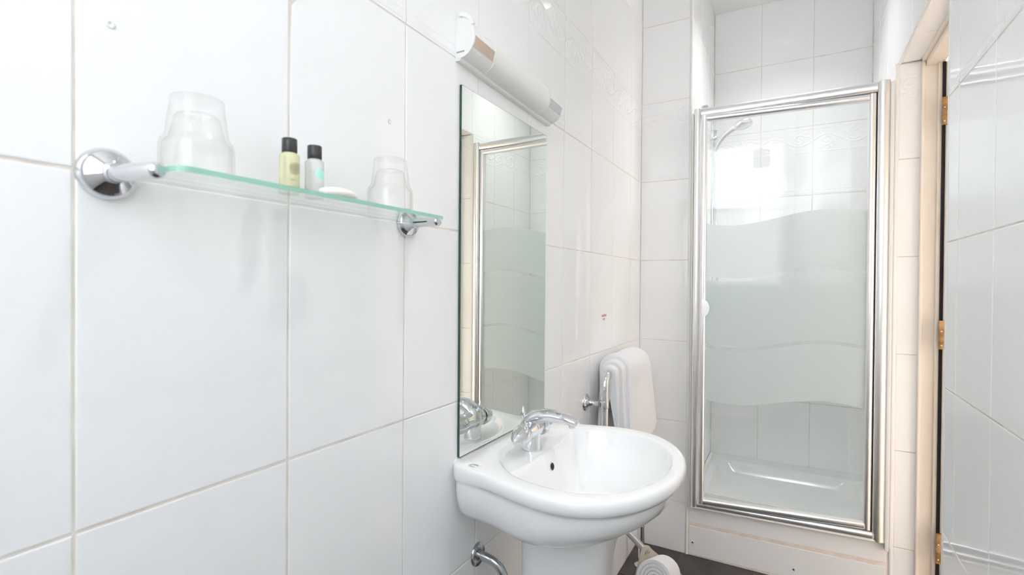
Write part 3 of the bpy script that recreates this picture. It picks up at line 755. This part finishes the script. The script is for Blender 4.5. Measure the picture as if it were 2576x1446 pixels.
# ------------------------------------------------------------------ basin
BZ, BY = .846, 1.085
bs = thing('wash_basin', 'white ceramic wash basin with rolled rim and overflow', 'basin', (0,BY,BZ-.17))
NA = 176
def half_out(x):
    if x <= .25:
        t = max(min((x-.02)/.23,1),0); return .212 + .046*(t*t*(3-2*t))
    return .258*max(1-((x-.25)/.1955)**2.15,0)**.5
def half_in(x):
    if x <= .25: return .214*max(1-((.25-x)/.218)**2.2,0)**.5
    return .214*max(1-((x-.25)/.170)**2.2,0)**.5
def outline(half, x0, x1, sq=False):
    xs = x0+(x1-x0)*(1-np.cos(np.linspace(0,PI,160)))/2
    up = [(x, half(x)) for x in xs]; 
    return [(x0,0.0)]+[(x,h) for x,h in up] if True else up
def polar(half, x0, x1, cx=.235):
    """radius at NA angles from the centre (cx, 0), by intersecting the sampled outline"""
    pts = outline(half,x0,x1); pts = pts+[(x,-h) for x,h in reversed(pts)]
    P = np.array(pts); out = []
    for k in range(NA):
        a = 2*PI*k/NA; d = np.array([math.cos(a), math.sin(a)]); best = 0
        A = P[:-1]-np.array([cx,0]); B = P[1:]-np.array([cx,0])
        cA = A[:,0]*d[1]-A[:,1]*d[0]; cB = B[:,0]*d[1]-B[:,1]*d[0]
        den = cA-cB; den[np.abs(den) < 1e-12] = 1e-12
        t = cA/den; ok = (t >= -1e-9) & (t <= 1+1e-9)
        Q = A+(B-A)*t[:,None]; r = Q@d; r = r[ok & (r > 0)]
        out.append(float(r.max()) if len(r) else .2)
    return np.array(out)
CX = .235
RO = polar(half_out, 0.0, .4455, CX); RI = polar(half_in, .032, .420, CX)
# soften the two back corners
for _ in range(3): RO = (np.roll(RO,1)+2*RO+np.roll(RO,-1))/4
ANG = np.array([2*PI*k/NA for k in range(NA)])
def smooth01(t): t = np.clip(t,0,1); return t*t*(3-2*t)
def zin(x, dy, sfrac, ri):
    """height inside the rim: shallow tap deck at the back, bowl in front of it"""
    z = BZ - .0115*smooth01((1-sfrac)*ri/.016)
    e1 = (1-sfrac)*ri; xe = .138 - .35*dy*dy
    e2 = x - xe
    f1 = 1-(1-np.clip((e1-.002)/.135,0,1))**2.4
    f2 = 1-(1-np.clip(e2/.060,0,1))**2.0
    k = .18; h = np.clip(.5+.5*(f2-f1)/k,0,1); f = f2*(1-h)+f1*h - k*h*(1-h)
    f = np.maximum(f,0)
    return z - .128*f
g = G(); R = []
for s_ in np.concatenate([[.02],np.linspace(.06,.90,30),np.linspace(.915,1.,9)]):
    r = RI*s_; X = CX+r*np.cos(ANG); D = r*np.sin(ANG); Z = zin(X,D,s_,RI)
    R.append([(X[k],BY+D[k],Z[k]) for k in range(NA)])
wid = RO-RI
INS = .30+.70*smooth01((CX+RO*np.cos(ANG))/.16)      # the rolled lip dies out towards the wall
def off(frac_in, dz):
    r = RO-frac_in*INS; X = np.maximum(CX+r*np.cos(ANG), .0005); D = r*np.sin(ANG)
    return [(X[k],BY+D[k],BZ+dz) for k in range(NA)]
for t_ in (.12,.3): R.append([(max(CX+(RI[k]+wid[k]*t_)*math.cos(ANG[k]),.0005),BY+(RI[k]+wid[k]*t_)*math.sin(ANG[k]),BZ+.0012*min(t_/.2,1)) for k in range(NA)])
for fi, dz in ((.0115,.0012),(.0065,.0004),(.0030,-.0020),(.0008,-.0062),(0,-.012),(.0003,-.0185),(.0022,-.025),(.0065,-.0305),(.0125,-.0335),(.0172,-.0365),(.0190,-.0415)): R.append(off(fi,dz))
def under(sx, sy, dz, dz_back=None):
    X = np.maximum(CX+(RO-.019*INS)*np.cos(ANG),.0005); D = (RO-.019*INS)*np.sin(ANG)
    return [(max(X[k]*sx,.0005),BY+D[k]*sy,BZ+dz+((dz_back-dz)*(1-smooth01(X[k]/.16)) if dz_back is not None else 0)) for k in range(NA)]
for a in ((.995,.998,-.053,None),(.975,.985,-.072,-.070),(.935,.960,-.088,-.086),(.87,.920,-.106,-.104),(.79,.86,-.123,-.118),(.72,.74,-.136,-.127),(.66,.54,-.146,-.133),(.60,.34,-.151,-.137),(.5,.15,-.155,-.14)): R.append(under(*a))
g.rings(R, cap0=True, cap1=True)
put('basin_body', g, CERAMIC, bs)
# overflow
def bowl_z(x, dy):
    a = math.atan2(dy, x-CX) % (2*PI); ri = np.interp(a, np.append(ANG,2*PI), np.append(RI,RI[0])); s_ = math.hypot(x-CX,dy)/ri
    return float(zin(np.array([x]),np.array([dy]),s_,ri)[0])
ox = .146; oz = bowl_z(ox,0.); sl = (bowl_z(ox+.003,0)-bowl_z(ox-.003,0))/.006
nrm = Vector((-sl,0,1)).normalized(); tv = Vector((1,0,sl)).normalized()
o_m = Vector((ox,BY,oz))
ov = put('overflow_hole', G().lathe([(.0085,.0006),(.0085,.0012),(.003,.0013)], o_m, nrm, 28, sx=1.25, sy=1.), HOLE, bs, label='dark oval overflow hole')
put('overflow_rim', G().lathe([(.0082,.0004),(.0082,.0018),(.0095,.0014),(.0098,.0004)], o_m, nrm, 28, sx=1.25, sy=1., cap0=False, cap1=False), CHROME, bs)
wz = bowl_z(.262,0)
put('waste', G().lathe([(.024,.0),(.024,.0025),(.019,.004),(.002,.0045)], (.262,BY,wz), (0,0,1), 30), CHROME, bs)
# maker's mark printed near the wall corner
g = G(); c0 = Vector((.052,.893,BZ+.0016)); 
def flat_tube(pts, w=.0006):
    for p,q in zip(pts[:-1],pts[1:]):
        d = (q-p).normalized(); n_ = Vector((-d.y,d.x,0))*w
        g.add([p-n_,q-n_,q+n_,p+n_],[(0,1,2,3)])
flat_tube([c0+Vector((.011*math.cos(a),.008*math.sin(a),0)) for a in np.linspace(.9,5.6,22)])
flat_tube([c0+Vector((.0075*math.cos(a),.0052*math.sin(a),0)) for a in np.linspace(.4,4.9,18)])
flat_tube([c0+Vector((-.004+.0025*k, .004+.004*math.sin(k*1.9),0)) for k in np.linspace(0,8,40)],.0005)
put('printed_mark', g, BLUE, bs, label='faint blue maker mark')
# silicone along the wall
bead = []
for ring in R[-20:-4]:
    w_ = [p for p in ring if p[0] < .003 and p[1] < BY]
    if w_:
        q = min(w_, key=lambda p: p[1]); bead.append((.0015, q[1]-.0005, q[2]))
g = G(); g.tube(bead, .0040, 10); put('silicone_bead', g, SEAL, bs)
g = G(); g.tube([(.0015,BY-.180,BZ+.0008),(.0015,BY+.195,BZ+.0008)], .0028, 10); put('silicone_bead', g, SEAL, bs)

# pedestal
pd = []
for z, hw, dx in ((0,.105,.225),(.02,.102,.222),(.10,.092,.205),(.35,.088,.196),(.55,.090,.200),(.66,.097,.212),(.69,.100,.216)):
    ring = []
    for k in range(64):
        a = 2*PI*k/64; c_, s_ = math.cos(a), math.sin(a); p = .42
        ring.append((.09+(dx-.09+.085)*.5 + (dx-.09+.085)*.5*math.copysign(abs(c_)**(.72),c_), BY+hw*math.copysign(abs(s_)**.6,s_), z))
    pd.append(ring)
obj('pedestal', G().rings(pd), CERAMIC, label='white ceramic pedestal below the wash basin', cat='pedestal', sharp=60)

# ------------------------------------------------------------------ mixer tap
DZk = bowl_z(.09,0)
TX = .092
tp = thing('mixer_tap', 'chrome basin mixer tap with two side handles and arched spout', 'tap', (TX,BY,DZk))
put('base', G().lathe([(.0235,0),(.0238,.002),(.0228,.006),(.0215,.020),(.0225,.034),(.0225,.046)], (TX,BY,DZk), (0,0,1), 36, sx=1.0, sy=1.05), CHROME, tp, sharp=60)
# cross body between the handles (tapers to both ends)
put('valve_body', G().tube([(TX,BY+y,DZk+.050) for y in (-.040,-.032,-.02,0,.02,.032,.040)], [(.0175,.0185),(.019,.020),(.0215,.0235),(.0235,.027),(.0215,.0235),(.019,.020),(.0175,.0185)], 28, up=(0,0,1)), CHROME, tp, sharp=60)
for sg in (-1,1):
    nm = 'handle'
    g = G(); ys = (.0415,.043,.050,.060,.071,.082,.091,.0955)
    rr_ = [(.0195,.0205),(.0230,.0240),(.0235,.0245),(.0225,.0232),(.0195,.0200),(.0140,.0150),(.0075,.0090),(.002,.003)]
    g.tube([(TX+.004*(y-.04)/.05,BY+sg*y,DZk+.048-.10*max(y-.045,0)) for y in ys], rr_, 28, up=(0,0,1))
    hd_ = put(nm, g, CHROME, tp, sharp=60)
# spout: rises from the body and arches out over the bowl
sp_pts = bez([(TX-.010,BY,DZk+.046),(TX-.005,BY,DZk+.064),(TX+.014,BY,DZk+.081),(TX+.046,BY,DZk+.088),(TX+.078,BY,DZk+.0875),(TX+.102,BY,DZk+.083),(TX+.116,BY,DZk+.0798)], 6)
m_ = len(sp_pts)
put('spout', G().tube(sp_pts+[Vector((TX+.1185,BY,DZk+.0790)),Vector((TX+.1200,BY,DZk+.0785)),Vector((TX+.1206,BY,DZk+.0783))], [(.0235-.0090*(k/(m_-1))**1.1+.001*math.sin(PI*k/(m_-1)), .0210-.0110*(k/(m_-1))**1.0) for k in range(m_)] + [(.0125,.0082),(.0095,.0055),(.005,.0025)], 28, up=(-1,0,.2)), CHROME, tp)
put('aerator', G().lathe([(.0085,0),(.0085,.008),(.006,.008)], (TX+.105,BY,DZk+.067), (0,0,1), 24), CHROME, tp)
put('pop_up_rod', G().lathe([(.0022,0),(.0022,.028),(.0032,.030),(.0060,.037),(.0068,.041),(.0055,.048),(.0028,.057),(.0006,.062)], (TX-.021,BY,DZk+.041), (-.04,0,1), 20), CHROME, tp)

# ------------------------------------------------------------------ heated towel rail + towel
HX, HY0, HY1, HZ = .070, 1.690, 2.205, .918
tr = thing('towel_rail', 'chrome hooped towel rail standing off the left wall', 'towel rail', (HX,1.95,0))
rb = .055
hoop = [(HX,HY0,.004),(HX,HY0,.30),(HX,HY0,HZ-rb)] + arc_path((HX,HY0,HZ-rb),(HX,HY0,HZ),(HX,HY0+rb,HZ),10)[1:] + [(HX,1.95,HZ)] + arc_path((HX,HY1-rb,HZ),(HX,HY1,HZ),(HX,HY1,HZ-rb),10) + [(HX,HY1,.30),(HX,HY1,.004)]
put('hoop', G().tube(hoop, .0135, 20), CHROME, tr)
put('cross_bar', G().tube([(HX,HY0,.36),(HX,HY1,.36)], .0110, 18), CHROME, tr)
for y in (HY0,HY1):
    put('wall_stay', G().lathe([(.030,0),(.030,.003),(.024,.007),(.015,.013),(.010,.022),(.0085,.034),(.0105,.046),(.0135,.052)], (0,y,.815), (1,0,0), 32), CHROME, tr, sharp=60)
    put('clamp_collar', G().lathe([(.0150,0),(.0155,.002),(.0155,.022),(.0150,.024)], (HX,y,.803), (0,0,1), 28), CHROME, tr, sharp=60)
    put('floor_flange', G().lathe([(.030,0),(.029,.006),(.016,.010)], (HX,y,.0), (0,0,1), 28), CHROME, tr)

tw = thing('bath_towel', 'folded white terry towel draped over the chrome rail', 'towel', (HX,1.95,HZ))
def drape(name, y0, y1, r_in, thick, zb, zf, lean_f, lean_b, seed, fl=.0, ny=26):
    """towel layer over the bar: centre line back-hem -> over the top -> front-hem, thickened and swept along y"""
    rnd = random.Random(seed); ph = [rnd.uniform(0,6.28) for _ in range(6)]
    rc = r_in+thick/2; cl = []
    for k in range(14): t_ = k/13; cl.append((-rc-lean_b*(1-t_)**1.3, zb+(HZ-zb)*t_))
    for k in range(1,12): a = PI-PI*k/12; cl.append((rc*math.cos(a), HZ+rc*math.sin(a)*.95))
    for k in range(18): t_ = k/17; cl.append((rc+lean_f*t_**1.2, HZ-(HZ-zf)*t_))
    P = [Vector((a,b)) for a,b in cl]; N = len(P); nor = []
    for i in range(N):
        d = (P[min(i+1,N-1)]-P[max(i-1,0)]).normalized(); nor.append(Vector((-d.y,d.x)))
    R = []
    for j in range(ny+1):
        f_ = j/ny; y = y0+(y1-y0)*f_; e = min(f_,1-f_)*(y1-y0)
        th = thick*(.18+.82*min(1,(e/(thick*.7)+.02))**.5); sec = []
        for i in range(N):
            q = i/(N-1); hang = max(0,(q-.55)/.45)
            wob = .006*hang*math.sin(f_*5.5+ph[0]+q*2)+.003*math.sin(f_*9+ph[1]+q*5)
            dy = fl*hang*(f_-.4)+.004*math.sin(q*7+ph[2])
            endt = 1-.35*(abs(q-.5)*2)**14
            sec.append((P[i]+nor[i]*(th*.5*endt)+Vector((wob,0)), dy))
        for i in range(N-1,-1,-1):
            q = i/(N-1); hang = max(0,(q-.55)/.45)
            wob = .006*hang*math.sin(f_*5.5+ph[0]+q*2)+.003*math.sin(f_*9+ph[1]+q*5)
            dy = fl*hang*(f_-.4)+.004*math.sin(q*7+ph[2])
            endt = 1-.35*(abs(q-.5)*2)**14
            sec.append((P[i]-nor[i]*(th*.5*endt)+Vector((wob,0)), dy))
        R.append([(max(HX+p.x,.004),y+dy_,p.y) for p,dy_ in sec])
    o = put(name, G().rings(R), TOWEL, tw)
    o.modifiers.new('round','SUBSURF').levels = 1; o.modifiers['round'].render_levels = 1
    return o
drape('inner_fold', 1.735, 2.03, .0140, .0130, .66, .672, .012, .0, 3)
drape('middle_fold', 1.758, 2.03, .0305, .0130, .70, .664, .020, .005, 5)
drape('outer_fold', 1.806, 2.075, .0475, .0150, .74, .640, .022, .0, 9, fl=.13)

# ------------------------------------------------------------------ warning print
g = G()
for txt, z in (('CAUTION', 1.1125), ('HOT', 1.0985)):
    vs, fs = text_geo(txt, .0125, frame((.0009,1.880,z),(0,1,0),(0,0,1),(1,0,0)), depth=.0001); g.add(vs, fs)
obj('warning_sticker', g, RED, label='small red CAUTION HOT lettering on the tile above the towel rail', cat='sticker')

# ------------------------------------------------------------------ grab bar by the pedestal, rack with rolled towel
gb = thing('grab_bar', 'worn chrome bent bar on a round wall flange below the basin', 'grab bar', (0,.989,.601))
gf = put('flange', G().lathe([(.0270,0),(.0270,.0035),(.0255,.005),(.013,.006),(.0125,.010)], (0,.989,.601), (1,0,0), 36), CHROMED, gb, sharp=50)
for k in range(3):
    a = PI/2+2*PI*k/3
    put('screw', G().lathe([(.0042,0),(.0038,.0018),(.0016,.0012)], (.0052,.989+.019*math.cos(a),.601+.019*math.sin(a)), (1,0,0), 14), CHROME, gf)
put('bar', G().tube(bez([(.004,.989,.601),(.030,.990,.598),(.052,.992,.590),(.066,.995,.570),(.074,1.000,.535),(.085,1.005,.47),(.095,1.01,.40)],6), .0105, 18), CHROMED, gb)

def px_on_plane(px, py, p0, nrm_):
    d = _f2 + _r3*((px-1288.)/FPX) - _u3*((py-723.)/FPX); o = Vector((CAMX,0,CAMZ)); n_ = Vector(nrm_)
    return o + d*((Vector(p0)-o).dot(n_)/d.dot(n_))
rk = thing('towel_rack', 'beige bolted plate rack on a grey tube under the basin', 'rack', (.2,1.72,0))
PN = Vector((.55,-.835,0)).normalized(); PU = Vector((.835,.55,0)).normalized(); P0 = Vector((.215,1.72,.3))
pts_ = [px_on_plane(x,y,P0,PN) for x,y in ((1598,1446),(1604,1418),(1611,1387),(1616,1375),(1624,1370),(1632,1372),(1640,1381),(1655,1394),(1676,1409),(1700,1428),(1716,1446))]
ou = [((p-P0).dot(PU), p.z-.02) for p in pts_]
ou = ou + [(ou[-1][0]+.01,.06),(ou[-1][0]-.01,0),(ou[0][0]-.02,0),(ou[0][0]-.035,.06)]
put('end_plate', G().prism(ou, .005, frame((P0.x,P0.y,.02),PU,(0,0,1),PN)), BEIGE, rk, sharp=30)
for x, y in ((1629,1385),(1614,1422)):
    c_ = px_on_plane(x,y,P0,PN)+PN*.005
    put('bolt', G().lathe([(.0060,0),(.0058,.0028),(.003,.0034)], c_, PN, 6, smooth=False), CHROMED, rk)
tip = px_on_plane(1629,1388,P0,PN)
put('tube', G().tube(bez([tip+Vector((0,0,-.004)), tip+Vector((-.05,.012,.028)), tip+Vector((-.11,.02,.065)), Vector((.006,tip.y+.03,tip.z+.12))],6), .0115, 18), CHROMED, rk)
rc = px_on_plane(1656,1450,(.0,1.60,0),(0,1,0))
put('base_tray', G().box((rc.x-.085,1.53,.020),(rc.x+.085,1.70,.026),bevel=.002), BEIGE, rk)
put('towel_cradle', G().box((rc.x-.05,1.55,.026),(rc.x+.05,1.68,rc.z-.075),bevel=.004), BEIGE, rk)
# rolled towel, its spiral end towards the viewer
ax = Vector((-.05,.92,-.38)).normalized(); us = Vector((1,0,0)); us = (us-ax*us.dot(ax)).normalized(); ws = ax.cross(us)*-1
sp = []; T_ = 4.4; th_ = .0052
for k in range(150):
    a = 2*PI*T_*k/149; r = .0045+.0465*(a/(2*PI*T_)); sp.append((a,r))
sec = [(a,r+th_) for a,r in sp] + [(a,r-th_*.75) for a,r in reversed(sp)]
g = G(); Rr = []
for d_, sc in ((-.001,.955),(.003,.985),(.009,1.),(.20,1.),(.206,.985),(.21,.955)):
    Rr.append([rc + ax*(d_-.07) + (us*math.cos(a+.9)+ws*math.sin(a+.9))*(r*sc) for a,r in sec])
g.rings(Rr, cap0=False, cap1=False)
m_ = len(sp)
for Rg, flip in ((Rr[0],0),(Rr[-1],1)):
    g.add(Rg, [(k,k+1,2*m_-2-k,2*m_-1-k) for k in range(m_-1)], 0, True)
obj('rolled_towel', g, TOWEL, label='white terry towel rolled up on the beige rack under the basin', cat='towel')
